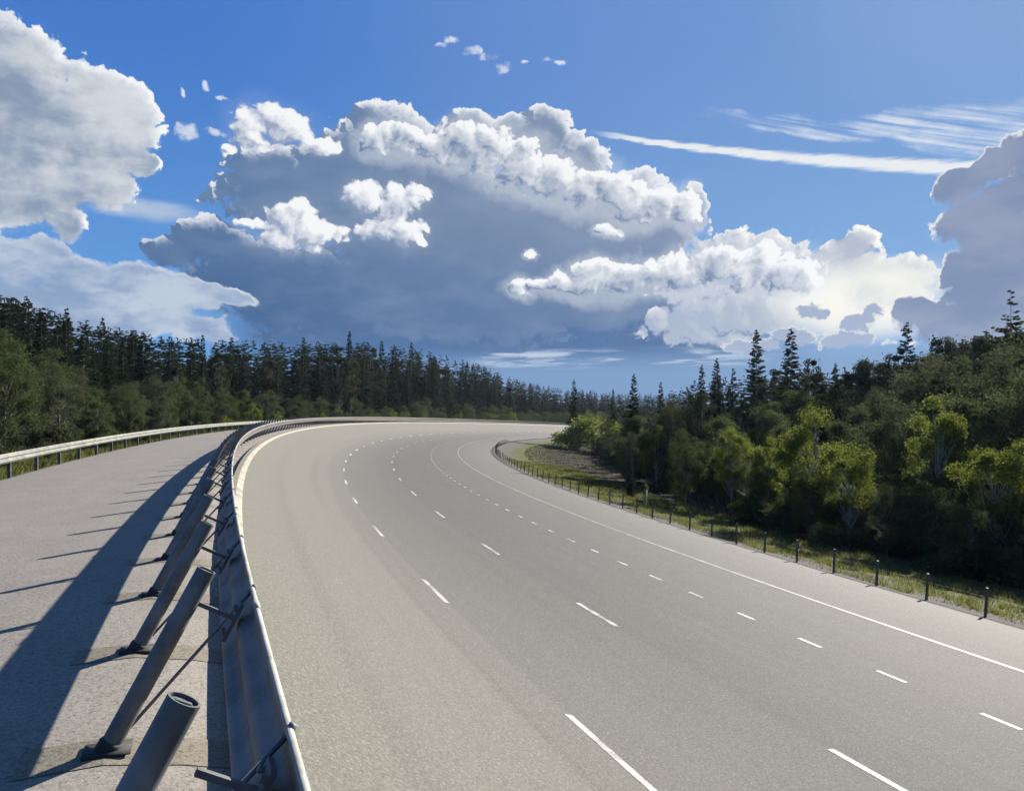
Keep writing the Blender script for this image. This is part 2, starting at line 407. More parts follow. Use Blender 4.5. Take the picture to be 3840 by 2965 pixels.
M_tube = steel_mat('grey_tube_steel', (0.07, 0.078, 0.084), (0.115, 0.122, 0.128), 0.2, 0.55, 0.5)
M_lip = steel_mat('sunlit_edge_steel', (0.19, 0.18, 0.155), (0.27, 0.255, 0.225), 0.1, 0.65, 0.4)  # sunlight on the rails' top edge, painted in as a paler steel
M_dark = steel_mat('dark_steel', (0.05, 0.055, 0.06), (0.09, 0.09, 0.095), 0.3, 0.6, 0.2)
def plain(name, a, b_, rough=0.85, scale=8):
    m, nt, b = material(name)
    n = noise(nt, texco(nt, 'Object'), scale, 5, 0.65)
    nt.links.new(mix(nt, n.step(0.3, 0.7), a, b_).s, b.inputs['Base Color']); b.inputs['Roughness'].default_value = rough
    bump(nt, b, n, 0.4, 0.02)
    return m
M_rubber = plain('black_rubber', (0.012, 0.012, 0.013), (0.03, 0.028, 0.026))
M_wood = plain('weathered_post', (0.05, 0.045, 0.038), (0.12, 0.105, 0.09), scale=20)
M_stub = plain('bleached_wood', (0.22, 0.19, 0.09), (0.34, 0.29, 0.15), scale=14)

def leaf_mat(name, a, b_, trans, tcol, rough=0.6, hue=0.0):
    m, nt, b = material(name)
    oi = nt.nodes.new('ShaderNodeObjectInfo'); rnd = V(nt, oi.outputs['Random'])
    n = noise(nt, texco(nt, 'Object'), 0.9, 4, 0.6); n2 = noise(nt, texco(nt, 'Object'), 7, 3, 0.6)
    f = (n + (n2 - 0.5) * 0.8 + (rnd - 0.5) * 0.5).step(0.3, 0.7)
    c = mix(nt, f, a, b_)
    nt.links.new(c.s, b.inputs['Base Color']); b.inputs['Roughness'].default_value = 0.9
    b.inputs['Specular IOR Level'].default_value = 0.03
    tr = nt.nodes.new('ShaderNodeBsdfTranslucent')
    nt.links.new(mix(nt, f, tcol, tuple(min(1, v * 1.35) for v in tcol)).s, tr.inputs['Color'])
    ms = nt.nodes.new('ShaderNodeMixShader'); ms.inputs[0].default_value = trans
    nt.links.new(b.outputs[0], ms.inputs[1]); nt.links.new(tr.outputs[0], ms.inputs[2])
    nt.links.new(ms.outputs[0], nt.nodes['Material Output'].inputs[0])
    return m
M_needle = leaf_mat('spruce_needles', (0.014, 0.026, 0.019), (0.034, 0.052, 0.031), 0.2, (0.02, 0.032, 0.016))
M_pine = leaf_mat('pine_needles', (0.022, 0.038, 0.024), (0.046, 0.066, 0.036), 0.3, (0.035, 0.045, 0.02))
M_birch = leaf_mat('spring_leaves', (0.055, 0.078, 0.020), (0.095, 0.115, 0.026), 0.52, (0.105, 0.124, 0.022))
M_olive = leaf_mat('olive_leaves', (0.032, 0.048, 0.025), (0.056, 0.070, 0.033), 0.45, (0.046, 0.062, 0.022))
M_brown = leaf_mat('budding_twigs', (0.036, 0.044, 0.030), (0.060, 0.066, 0.042), 0.45, (0.048, 0.056, 0.024))
M_grassb = leaf_mat('grass_blades', (0.048, 0.056, 0.018), (0.105, 0.098, 0.036), 0.45, (0.082, 0.090, 0.022))
M_bark = plain('bark', (0.045, 0.035, 0.028), (0.11, 0.09, 0.07), scale=9)
M_barkp = plain('pale_bark', (0.12, 0.11, 0.095), (0.26, 0.25, 0.23), scale=6)

# ------------------------------------------------------------------ ground
s_tr = np.concatenate([np.arange(-140, -90, 2.0), np.arange(-90, -20, 0.6), np.arange(-20, 300, 1.5)])
def build_ground():
    th_full = np.concatenate([s_tr / R0, np.linspace(300 / R0, -140 / R0 + 2 * math.pi, 90)[1:-1]])
    s_all = th_full * R0
    ws = np.array([-1900, -1100, -650, -400, -250, -160, -100, -60, -42, -30, -22, -16, -12, -9, -7.4, -6, -5.2, -4.9, -4.6, -4.3, -0.6, -0.2, 0.04, 0.6, 1.2, 1.9,
                   2.6, 3.3, 4.2, 5.1, 6.07, 7.5, 8.9, 11.24, 13.4, 14.2, 14.6, 14.9, 15.25, 15.6, 16.2, 17, 18, 19, 20, 21.5, 23, 26, 30, 34, 45, 60, 90, 130, 170, 205, 214.9])
    Wg, Sg = np.meshgrid(ws, s_all)
    nz = np.sin(Sg * 0.9 + Wg * 1.7) * 0.03 + np.sin(Sg * 2.3 - Wg * 0.8) * 0.02
    amp = np.where((Wg > 15.4) | (Wg < -5.5), 1.0, 0.0)
    P = pos(Wg, Sg, ter_H(Wg) + nz * amp)
    n, m_ = Wg.shape
    f = grid_faces(n, m_)
    last = (n - 1) * m_
    fl = [[last + j, last + j + 1, j + 1, j] for j in range(m_ - 1)]
    me = mesh('ground', P.reshape(-1, 3), f.tolist() + fl, True, np.stack([Wg * S, Sg * S], -1).reshape(-1, 2))
    m, nt, b = material('ground')
    uv = texco(nt, 'UV'); ob = texco(nt, 'Object')
    w, s, _ = sep(nt, uv)
    n1 = noise(nt, ob, 0.35, 5, 0.65); n2 = noise(nt, ob, 2.2, 5, 0.7); n3 = noise(nt, ob, 14, 4, 0.7)
    wn = w + (n1 - 0.5) * 4.0 + (n2 - 0.5) * 2.0
    green = mix(nt, n2.step(0.35, 0.65), (0.040, 0.052, 0.014), (0.085, 0.095, 0.024))
    green = mix(nt, n3.step(0.5, 0.7) * 0.6, green, (0.12, 0.105, 0.055))
    brown = mix(nt, n2.step(0.35, 0.65), (0.022, 0.017, 0.013), (0.042, 0.034, 0.025))
    brown = mix(nt, n1.step(0.5, 0.62) * 0.7, brown, (0.055, 0.060, 0.022))
    floor_ = mix(nt, n2.step(0.4, 0.6), (0.018, 0.020, 0.010), (0.045, 0.042, 0.022))
    grav = mix(nt, n3.step(0.35, 0.65), (0.055, 0.050, 0.045), (0.12, 0.11, 0.10))
    c = mix(nt, wn.step(16.2 * S, 17.0 * S), grav, green)
    c = mix(nt, wn.step(18.2 * S, 22.0 * S), c, brown)
    c = mix(nt, (w + (n1 - 0.5) * 6).step(25 * S, 29 * S), c, floor_)
    outer_ = mix(nt, (w + (n2 - 0.5) * 3).step(-9 * S, -13 * S), green, floor_)
    c = mix(nt, w.step(0.0, 0.01), outer_, c)
    nt.links.new(c.s, b.inputs['Base Color']); b.inputs['Roughness'].default_value = 0.95
    b.inputs['Specular IOR Level'].default_value = 0.1
    bump(nt, b, n3 + n2 * 3.0, 0.8, 0.08)
    tag(link('ground', me, m), kind='structure')
build_ground()

# ------------------------------------------------------------------ road sheets
def strip(name, ws, ss, dz, mat, HF=prof):
    Wg, Sg = np.meshgrid(np.array(ws, float), np.array(ss, float))
    P = pos(Wg, Sg, HF(Wg)); P[..., 2] += dz
    me = mesh(name, P.reshape(-1, 3), grid_faces(*Wg.shape).tolist(), True, np.stack([Wg * S, Sg * S], -1).reshape(-1, 2))
    return link(name, me, mat)
LW = [(-0.075, 0.085, 'cream')]
outer_c, d1_c, d2_c, d3_c, in_c = 0.075, 3.3, 6.07, 8.9, 11.24
cols = sorted(set([-0.07, 0.0, 0.04, 0.2, 0.6, 1.2, 1.9, 2.6, 3.26, 3.3, 3.34, 4.2, 5.1, 6.03, 6.07, 6.11, 7.5, 8.86, 8.9, 8.94, 10.2, 11.2, 11.24, 11.28, 12.3, 13.4, 14.0, 14.42] + [0.6 + .3 * k for k in range(1, 9)]))
tag(strip('track_surface', cols, s_tr, 0.0, M_road), kind='structure')
kb = strip('track_edge_kerb', [0, 1], s_tr, 0.0, M_serv, lambda w: np.where(w < 0.5, 1.66, 1.50))
_v = np.empty(len(kb.data.vertices) * 3); kb.data.vertices.foreach_get('co', _v); _v = _v.reshape(-1, 2, 3)
_w = np.array([pos(np.array([-0.074, -0.0702]), q, np.array([1.70, 1.50])) for q in s_tr]); kb.data.vertices.foreach_set('co', _w.ravel())
tag(kb, kind='structure')
tag(strip('service_road', [-4.62, -4.3, -3.4, -2.5, -1.6, -0.6, -0.3, -0.076], s_tr, 0.001, M_serv), kind='structure')
def on_profile(a, b):
    return [a] + [c for c in cols if a < c < b] + [b]
def marks(name, segs, wc, hw, mat, dz=0.005):
    """several painted dashes (or one long line) of one lane marking, in one sheet on the road"""
    vs, fs, n = [], [], 0
    for (a, b) in segs:
        ss = [a] + [q for q in s_tr if a < q < b] + [b]
        ww = on_profile(wc - hw, wc + hw)
        Wg, Sg = np.meshgrid(ww, ss)
        # heights follow the chords of the road mesh
        i = np.clip(np.searchsorted(s_tr, Sg) - 1, 0, len(s_tr) - 2)
        t = (Sg - s_tr[i]) / (s_tr[i + 1] - s_tr[i])
        Hc = np.interp(Wg, cols, prof(np.array(cols)))
        P = pos(Wg, s_tr[i], Hc) * (1 - t)[..., None] + pos(Wg, s_tr[i + 1], Hc) * t[..., None]
        P[..., 2] += dz
        vs.append(P.reshape(-1, 3)); fs += (grid_faces(*Wg.shape) + n).tolist(); n += Wg.size
    return tag(link(name, mesh(name, np.concatenate(vs), fs, True), mat), kind='structure')
marks('outer_edge_line', [(-139, 290)], outer_c, 0.055, M_cream)
marks('inner_edge_line', [(-139, 290)], in_c, 0.045, M_worn)
marks('lane_dashes', [(-72.75 + 6.65 * k - 0.9, -72.75 + 6.65 * k + 0.9) for k in range(-3, 30)], d1_c, 0.043, M_white)
marks('middle_dashes', [(-73.5 + 6.65 * k - 0.85, -73.5 + 6.65 * k + 0.85) for k in range(-3, 30)], d2_c, 0.043, M_white)
marks('inner_dashes', [(-79.15 + 1.72 * k - 0.27, -79.15 + 1.72 * k + 0.27) for k in range(-6, 120)], d3_c, 0.036, M_white)

# ------------------------------------------------------------------ guardrail between track and service road
def basis(s):
    th = s / R0
    return np.array([math.cos(th), -math.sin(th), 0.0]), np.array([math.sin(th), math.cos(th), 0.0])
LEAN = R_(28)
FOOT_W, FOOT_H = -0.60, 1.52
def local(s, u, n, a=0.0):
    """u metres along the leaning post, n metres towards the track from it, a metres along the rail"""
    r, t = basis(s)
    f = pos(np.array(FOOT_W), np.array(float(s)), FOOT_H)
    up = np.array([0, 0, 1.0])
    return f + u * (math.sin(LEAN) * r + math.cos(LEAN) * up) + n * (math.cos(LEAN) * r - math.sin(LEAN) * up) + a * t
def rail_axes(s):
    r, t = basis(s); up = np.array([0, 0, 1.0])
    return math.sin(LEAN) * r + math.cos(LEAN) * up, math.cos(LEAN) * r - math.sin(LEAN) * up, t
def beam_profile(u0, u1, nc, waves, amp, th):
    N = waves * 12 + 1
    us = np.linspace(u0, u1, N)
    ph = (us - u0) / (u1 - u0) * waves * 2 * np.pi
    c = -np.cos(ph)
    c = np.sign(c) * np.abs(c) ** 0.6                         # flattened waves
    nn = nc + amp * c
    return [(u, n + th / 2) for u, n in zip(us, nn)] + [(u, n - th / 2) for u, n in zip(us[::-1], nn[::-1])]
def sweep(prof_pts, ss, fn):
    P = np.array([[fn(s, u, n) for (u, n) in prof_pts] for s in ss])
    m_ = len(prof_pts)
    f = grid_faces(len(ss), m_, True).tolist() + [list(range(m_))[::-1], [(len(ss) - 1) * m_ + k for k in range(m_)]]
    return P.reshape(-1, 3), f
U_TOP, U_BOT, N_C = 1.170, 0.76, 0.350
gr = empty('guardrail', pos(np.array(FOOT_W), np.array(-83.5), FOOT_H).tolist())
tag(gr, 'long leaning steel guardrail on round tube posts between the banked track and the service road', 'guardrail')
bpy.context.view_layer.update()
GI = gr.matrix_world.inverted()
def rel(o):
    o.parent = gr; o.matrix_parent_inverse = GI; return o
ss_r = np.concatenate([np.arange(-120, -90, 1.0), np.arange(-90, -30, 0.5), np.arange(-30, 290, 1.0)])
v, f = sweep(beam_profile(U_BOT, U_TOP - 0.012, N_C, 2, 0.017, 0.006), ss_r, local)
rel(link('beam', mesh('beam', v, f, True), M_galv))
lipp = [(U_TOP + 0.013 * math.cos(a), N_C - 0.028 + 0.017 * math.sin(a)) for a in np.linspace(0, 2 * math.pi, 9)[:-1]]
v, f = sweep(lipp, ss_r, local)
rel(link('top_lip', mesh('top_lip', v, f, True), M_lip))

PS = [-83.52 + 1.42 * k for k in range(-4, 250)]
PS = [s - 0.24 if abs(s + 83.52) < .01 else s for s in PS if s < 285]
PR = 0.059
local0 = local
def post_meshes(s, sub=True):
    def local(s_, u, n, a=0.0): return local0(s_, u, n - (0.09 if s_ < -83.7 and s_ > -84.5 and n < 0.15 else 0.0), a)
    mb = MB()
    mb.tube([local(s, -0.10, 0), local(s, 1.185, 0)], PR, 20, cap=False)
    mb.tube([local(s, 1.185, 0), local(s, 1.07, 0)], PR - 0.009, 20, cap=False)
    # rim between outer and inner wall
    ua, na, ta = rail_axes(s)
    ring = []
    for rr in (PR, PR - 0.009):
        ring += [local(s, 1.186, rr * math.cos(a), rr * math.sin(a)) for a in np.linspace(0, 2 * math.pi, 21)[:-1]]
    mb.add(ring, [[k, (k + 1) % 20, 20 + (k + 1) % 20, 20 + k] for k in range(20)])
    cap = MB()
    cap.tube([local(s, 1.130, 0), local(s, 1.172, 0)], PR - 0.011, 18)
    cap.box(local(s, 1.174, 0), na, ta, ua, 0.030, 0.010, 0.006)
    sh = MB(); sh.tube([local(s, -0.03, 0), local(s, 0.055, 0), local(s, 0.07, 0)], [PR + 0.014, PR + 0.012, PR + 0.004], 16)
    up_ = np.array([0, 0, 1.0]); rr_, tt_ = basis(s)
    sh.box(local(s, 0.012, 0.0), rr_, tt_, up_, 0.13, 0.10, 0.009)
    br = MB()
    br.box(local(s, 0.98, 0.18), na, ta, ua, 0.120, 0.013, 0.013)
    br.box(local(s, 0.96, 0.292), na, ta, ua, 0.012, 0.07, 0.12)
    for (du, da) in ((0.10, 0.04), (-0.10, 0.04), (0.10, -0.04), (-0.10, -0.04)):
        br.tube([local(s, 0.96 + du * .8, 0.26, da), local(s, 0.96 + du * .8, 0.30, da)], 0.016, 6)
    rod = MB()
    rod.tube([local(s, 0.13, 0.06, 0.10), local(s, 1.14, 0.325, 0.13)], 0.011, 7)
    rod.tube([local(s, 1.14, 0.325, 0.13), local(s, 1.195, 0.330, 0.13)], 0.018, 7)
    return mb, cap, sh, br, rod
def near_rank(s): 
    return s + 84
mbs = MB(); brs = MB()
npost = 0
for i, s in enumerate(PS):
    mb, cap, sh, br, rod = post_meshes(s)
    if npost < 95 and s > -88:
        npost += 1
        o = rel(mb.build('post', M_tube, None, True))
        if s < -30:
            for nm, q, mt in (('end_cap', cap, M_tube), ('foot_sleeve', sh, M_rubber)):
                c = q.build(nm, mt, None, nm != 'end_cap'); c.parent = o
        if s < -40:
            rel(br.build('bracket', M_dark)); rel(rod.build('brace_rod', M_tube, None, True))
        else:
            for q in (br, rod):
                brs.add(np.concatenate(q.v), q.f)
    else:
        mbs.add(np.concatenate(mb.v), mb.f)
        brs.add(np.concatenate(br.v), br.f)
tag(rel(mbs.build('post', M_tube, None, True)), kind='stuff')
tag(rel(brs.build('bracket', M_dark)), kind='stuff')
# sleeves where two lengths of the rolled top edge meet
for k in range(0, 14):
    s = -82.35 + 2.84 * k
    q = MB()
    q.tube([local(s, U_TOP, N_C - 0.028, -0.09), local(s, U_TOP, N_C - 0.028, 0.09)], 0.021, 8)
    rel(q.build('joint_sleeve', M_lip, None, True))
# repaired asphalt round each post foot
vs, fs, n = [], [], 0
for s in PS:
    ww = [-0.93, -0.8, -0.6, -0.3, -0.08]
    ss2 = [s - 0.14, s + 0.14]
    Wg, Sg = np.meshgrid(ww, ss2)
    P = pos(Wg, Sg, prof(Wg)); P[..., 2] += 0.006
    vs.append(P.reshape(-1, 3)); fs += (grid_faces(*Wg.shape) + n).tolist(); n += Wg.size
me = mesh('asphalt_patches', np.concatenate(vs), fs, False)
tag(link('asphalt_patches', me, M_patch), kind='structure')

# ------------------------------------------------------------------ outer guardrail on the left
g2 = empty('guardrail', pos(np.array(-4.75), np.array(-66.0), 1.86).tolist())
tag(g2, 'pale steel guardrail on dark upright posts along the grass side of the service road', 'guardrail')
bpy.context.view_layer.update(); GI2 = g2.matrix_world.inverted()
def rel2(o): o.parent = g2; o.matrix_parent_inverse = GI2; return o
def local2(s, u, n, a=0.0):
    r, t = basis(s)
    f = pos(np.array(-4.80), np.array(float(s)), 1.875)
    return f + np.array([0, 0, u]) + r * n + t * a
ss_l = np.concatenate([np.arange(-120, -80, 2.0), np.arange(-80, -30, 0.6), np.arange(-30, 290, 1.5)])
v, f = sweep(beam_profile(0.45, 0.72, 0.10, 2, 0.030, 0.005), ss_l, local2)
rel2(link('beam', mesh('beam', v, f, True), M_galv2))
lp = [(0.725 + 0.016 * math.cos(a), 0.072 + 0.018 * math.sin(a)) for a in np.linspace(0, 2 * math.pi, 8)[:-1]]
v, f = sweep(lp, ss_l, local2)
rel2(link('top_lip', mesh('top_lip', v, f, True), M_lip))
ms = MB()
for k in range(-14, 180):
    s = -66.5 + 1.98 * k
    r, t = basis(s); up = np.array([0, 0, 1.0])
    q = MB()
    q.box(local2(s, 0.24, 0.0), r, t, up, 0.05, 0.004, 0.46)
    q.box(local2(s, 0.24, 0.047, 0.032), r, t, up, 0.003, 0.028, 0.46)
    q.box(local2(s, 0.24, -0.047, 0.032), r, t, up, 0.003, 0.028, 0.46)
    q.box(local2(s, 0.60, 0.062, 0.02), r, t, up, 0.010, 0.03, 0.08)
    if -8 <= k < 90: rel2(q.build('post', M_dark))
    else: ms.add(np.concatenate(q.v), q.f)
tag(rel2(ms.build('post', M_dark)), kind='stuff')

# ------------------------------------------------------------------ short posts along the inner edge
def marker_mesh():
    q = MB()
    up = (0, 0, 1.0)
    q.box((0, 0, 0.36), (1, 0, 0), (0, 1, 0), up, 0.030, 0.005, 0.52)
    q.box((0.030, 0.024, 0.36), (1, 0, 0), (0, 1, 0), up, 0.005, 0.028, 0.52)
    q.box((-0.030, 0.024, 0.36), (1, 0, 0), (0, 1, 0), up, 0.005, 0.028, 0.52)
    return q
mk = marker_mesh().mesh('post'); mk.materials.append(M_wood)
hk = MB(); hk.box((0, 0.03, 0.875), (1, 0, 0), (0, 1, 0), (0, 0, 1), 0.036, 0.036, 0.010)
for hz_ in (0.42, 0.58, 0.74):
    hk.tube([(-0.034, 0.0, hz_ - 0.01), (-0.058, 0.0, hz_ - 0.01), (-0.058, 0.0, hz_ + 0.03)], 0.007, 6)
hkm = hk.mesh('cable_hooks'); hkm.materials.append(M_dark)
cf = empty('cable_fence', pos(np.array(14.87), np.array(-77.2), prof(14.87)).tolist())
tag(cf, 'low fence of short dark posts and one thin cable along the inner track edge', 'fence', None)
bpy.context.view_layer.update(); GI3 = cf.matrix_world.inverted()
for k in range(-3, 64):
    s = -77.2 + 1.575 * k
    P = pos(np.array(14.87), np.array(s), prof(14.87))
    o = bpy.data.objects.new('post', mk); COL.objects.link(o); o.parent = cf; o.matrix_parent_inverse = GI3
    o.location = P.tolist(); o.rotation_euler = (random.gauss(0, 0.02), R_(4.5) + random.gauss(0, 0.025), -s / R0 + random.gauss(0, .06))
    sc = random.uniform(0.93, 1.04); o.scale = (0.95, 0.95, sc)
    c = bpy.data.objects.new('cable_hooks', hkm); COL.objects.link(c); c.parent = o
for hz_ in (0.59,):
    q = MB(); pts = []
    for s in np.arange(-77.2 - 1.575 * 3, 20, 0.7875):
        P = pos(np.array(14.87), np.array(s), prof(14.87)); r, t = basis(s)
        P = P + r * (-0.055 + math.sin(R_(4.5)) * hz_) + np.array([0, 0, hz_])
        pts.append(P)
    q.tube(pts, 0.003, 5)
    c = q.build('cable', M_dark, None, True); c.parent = cf; c.matrix_parent_inverse = GI3

# ------------------------------------------------------------------ trees
def tri_cloud(P, D, L, Wd, up=None):
    """leaf cards: centres P, directions D, length L, width Wd -> verts, faces (pointed quads)"""
    n = len(P)
    D = D / np.linalg.norm(D, axis=1)[:, None]
    if up is None: up = rng.normal(size=(n, 3))
    Sd = np.cross(D, up); Sd /= np.linalg.norm(Sd, axis=1)[:, None] + 1e-9
    L = np.broadcast_to(np.asarray(L, float), n)[:, None]; Wd = np.broadcast_to(np.asarray(Wd, float), n)[:, None]
    a = P - D * L * 0.5; b = P + Sd * Wd * 0.5; c = P + D * L * 0.5; d = P - Sd * Wd * 0.5
    v = np.stack([a, b, c, d], 1).reshape(-1, 3)
    f = np.arange(4 * n).reshape(n, 4)
    return v, f
def np_mesh(name, v, f):
    me = bpy.data.meshes.new(name); v = np.asarray(v, np.float32); f = np.asarray(f, np.int32)
    me.vertices.add(len(v)); me.vertices.foreach_set('co', v.ravel())
    me.loops.add(f.size); me.loops.foreach_set('vertex_index', f.ravel())
    me.polygons.add(len(f)); me.polygons.foreach_set('loop_start', np.arange(0, f.size, f.shape[1], dtype=np.int32))
    me.update(calc_edges=True); me.validate()
    return me
def spruce_crown(Ht, Rm, levels, nb, seed, sparse=0.0, low=0.05):
    rg = np.random.default_rng(seed)
    P, D, L, Wd, UP = [], [], [], [], []
    for i in range(levels):
        t = i / (levels - 1)
        z = Ht * (low + (0.985 - low) * t)
        rad = Rm * (1 - t) ** 0.82 * rg.uniform(0.78, 1.12) + 0.10
        if t < 0.12: rad *= 0.75 + t * 2
        k = max(4, int(nb * (1 - 0.5 * t)))
        a0 = rg.uniform(0, 6.28)
        for j in range(k):
            if rg.random() < sparse: continue
            a = a0 + 6.283 * j / k + rg.normal(0, 0.2)
            rr = rad * rg.uniform(0.6, 1.15)
            zj = rg.normal(0, 0.5 * Ht / levels)
            droop = rg.uniform(0.22, 0.45) * (1 - t) + 0.02 * 1 - 0.12 * t
            m = max(3, int(rr / 0.26))
            q = (np.arange(m) + 0.6) / m
            zz = z + zj - rr * droop * q + rr * 0.16 * q ** 3 + rg.normal(0, .05)
            x = np.cos(a) * rr * q; y = np.sin(a) * rr * q
            for side in (-1, 0, 1):
                az = a + side * rg.uniform(0.55, 0.95)
                ln = (0.55 if side else 0.62) * (0.55 + 0.5 * (1 - q) * (rr > 0.8)) * rg.uniform(0.8, 1.2, m)
                ln = np.minimum(ln, 0.25 + rr * 0.5)
                dz = -0.32 + rg.normal(0, 0.12, m)
                Dv = np.stack([np.cos(az) + 0 * q, np.sin(az) + 0 * q, dz], -1)
                P.append(np.stack([x, y, zz - 0.06], -1) + Dv * ln[:, None] * 0.4)
                D.append(Dv); L.append(ln); Wd.append(ln * 0.62)
                UP.append(rg.normal(size=(m, 3)))
    # leader
    P.append(np.array([[0, 0, Ht * 0.985]])); D.append(np.array([[0.02, 0, 1.0]])); L.append(np.array([Ht * 0.05])); Wd.append(np.array([0.16])); UP.append(np.array([[1, 0, 0.]]))
    P = np.concatenate(P); D = np.concatenate(D)
    return tri_cloud(P, D, np.concatenate(L), np.concatenate(Wd), np.concatenate(UP))
def trunk_mesh(name, Ht, r0, limbs=(), taper=0.15, bend=0.0):
    q = MB()
    q.tube([(bend * math.sin(t * 3), bend * math.sin(t * 2 + 1) - bend * 0.84, Ht * t) for t in np.linspace(0, 1, 7)],
           [r0 * (1 - (1 - taper) * t) * (1.35 if t == 0 else 1) for t in np.linspace(0, 1, 7)], 7)
    for (a, b, r) in limbs:
        a = np.array(a); b = np.array(b); m = (a + b) / 2 + np.array([0, 0, -0.06 * np.linalg.norm(b - a)])
        q.tube([a, m, b], [r, r * 0.65, r * 0.25], 5, cap=False)
    return q.mesh(name, True)
def leafy(Ht, cz, Rx, Rz, n, seed, leaf=0.2, lumps=14, shape='round', clump=0.55):
    """crown of leaf clumps: returns cards and the limb ends that carry them"""
    rg = np.random.default_rng(seed)
    C_, Rr = [], []
    for i in range(lumps):
        for _ in range(20):
            p = rg.normal(size=3); p /= np.linalg.norm(p); p *= rg.uniform(0.35, 1.0) ** 0.6
            if shape == 'cone' and (p[2] > 0 and np.hypot(p[0], p[1]) > 1.0 - 0.85 * p[2]): continue
            break
        C_.append([p[0] * Rx, p[1] * Rx, cz + p[2] * Rz]); Rr.append(rg.uniform(0.5, 1.0) * clump * Rx)
    C_ = np.array(C_); Rr = np.array(Rr)
    k = rg.integers(0, lumps, n)
    d = rg.normal(size=(n, 3)); d /= np.linalg.norm(d, axis=1)[:, None]
    rad = rg.uniform(0, 1, n) ** 0.5
    P = C_[k] + d * (Rr[k] * rad)[:, None] * np.array([1, 1, 0.8])
    stray = rg.random(n) < 0.10
    P[stray] += rg.normal(0, 0.12 * Rx, (stray.sum(), 3))
    P[:, 2] = np.maximum(P[:, 2], 0.15)
    v, f = tri_cloud(P, rg.normal(size=(n, 3)), rg.uniform(0.7, 1.3, n) * leaf, rg.uniform(0.6, 1.1, n) * leaf * 0.7, rg.normal(size=(n, 3)))
    return v, f, C_
class Kind:
    def __init__(self, name, trunk, crown, H, cat): self.name = name; self.trunk = trunk; self.crown = crown; self.H = H; self.cat = cat
def mk_spruce(seed, Ht, Rm, levels, nb, sparse=0.0, low=0.05, mat=M_needle):
    v, f = spruce_crown(Ht, Rm, levels, nb, seed, sparse, low)
    c = np_mesh('crown', v, f); c.materials.append(mat)
    t = trunk_mesh('trunk', Ht * 0.96, 0.17, taper=0.08); t.materials.append(M_bark)
    return Kind('spruce_tree', t, c, Ht, 'spruce')
SPR = [mk_spruce(11, 18, 2.7, 52, 11), mk_spruce(12, 18, 2.3, 56, 10, 0.06), mk_spruce(13, 18, 3.1, 50, 11, 0.08), mk_spruce(14, 18, 2.5, 52, 10, 0.15, 0.08), mk_spruce(15, 18, 2.0, 56, 10, 0.04)]
def mk_leafy(name, seed, Ht, cz, Rx, Rz, n, leaf, mat, bark, lumps=14, shape='round', r0=0.1, clump=0.55, stems=1, cat='tree'):
    v, f, Cc = leafy(Ht, cz, Rx, Rz, n, seed, leaf, lumps, shape, clump)
    c = np_mesh('crown', v, f); c.materials.append(mat)
    rg = np.random.default_rng(seed + 1)
    limbs = []
    for p in Cc:
        z0 = rg.uniform(0.25, 0.8) * p[2]
        limbs.append(((0, 0, z0), tuple(p), r0 * 0.45))
    t = trunk_mesh('trunk', cz + Rz * 0.6, r0, limbs, bend=0.08); t.materials.append(bark)
    return Kind(name, t, c, Ht, cat)
BIR = [mk_leafy('birch_tree', 21, 8, 5.2, 1.9, 2.9, 14000, 0.125, M_birch, M_barkp, 34, 'cone', 0.09, 0.42, cat='birch'),
       mk_leafy('birch_tree', 22, 8, 4.8, 2.2, 3.2, 15000, 0.125, M_birch, M_barkp, 40, 'cone', 0.10, 0.40, cat='birch'),
       mk_leafy('birch_tree', 23, 8, 5.4, 2.0, 2.8, 14000, 0.12, M_birch, M_barkp, 32, 'round', 0.09, 0.42, cat='birch')]
OLV = [mk_leafy('young_tree', 31, 9, 5.2, 2.2, 3.8, 14000, 0.15, M_olive, M_bark, 40, 'cone', 0.10, 0.42),
       mk_leafy('young_tree', 32, 9, 4.8, 2.5, 4.0, 15000, 0.15, M_olive, M_bark, 42, 'round', 0.12, 0.40),
       mk_leafy('young_tree', 33, 9, 5.0, 2.3, 3.9, 13000, 0.13, M_brown, M_bark, 40, 'round', 0.10, 0.42)]
PIN = [mk_leafy('pine_tree', 41, 16, 11.8, 2.6, 5.0, 15000, 0.22, M_pine, M_bark, 60, 'cone', 0.18, 0.30, cat='pine'),
       mk_leafy('pine_tree', 42, 16, 11.0, 2.9, 5.4, 16000, 0.22, M_pine, M_bark, 66, 'cone', 0.18, 0.28, cat='pine')]
BUS = [mk_leafy('bush', 51, 2.6, 1.15, 1.7, 1.1, 3600, 0.16, M_olive, M_bark, 14, 'round', 0.04, 0.5, cat='bush'),
       mk_leafy('bush', 52, 2.6, 1.1, 1.9, 1.2, 3600, 0.15, M_birch, M_bark, 14, 'round', 0.04, 0.45, cat='bush'),
       mk_leafy('bush', 53, 2.6, 1.2, 1.6, 1.1, 3200, 0.15, M_brown, M_bark, 12, 'round', 0.04, 0.5, cat='bush')]
counts = {}
def plant(kind, x, y, H, label, group=None, width=1.0, dz=-0.1):
    e = empty(kind.name, (x, y, ground(x, y) + dz), random.uniform(0, 6.28))
    k = H / kind.H
    e.scale = (k * width, k * width, k)
    e.rotation_euler[0] = random.gauss(0, 0.012); e.rotation_euler[1] = random.gauss(0, 0.012)
    tag(e, label, kind.cat, group)
    for nm, me in (('trunk', kind.trunk), ('crown', kind.crown)):
        c = bpy.data.objects.new(nm, me); COL.objects.link(c); c.parent = e
    counts[kind.name] = counts.get(kind.name, 0) + 1
    return e
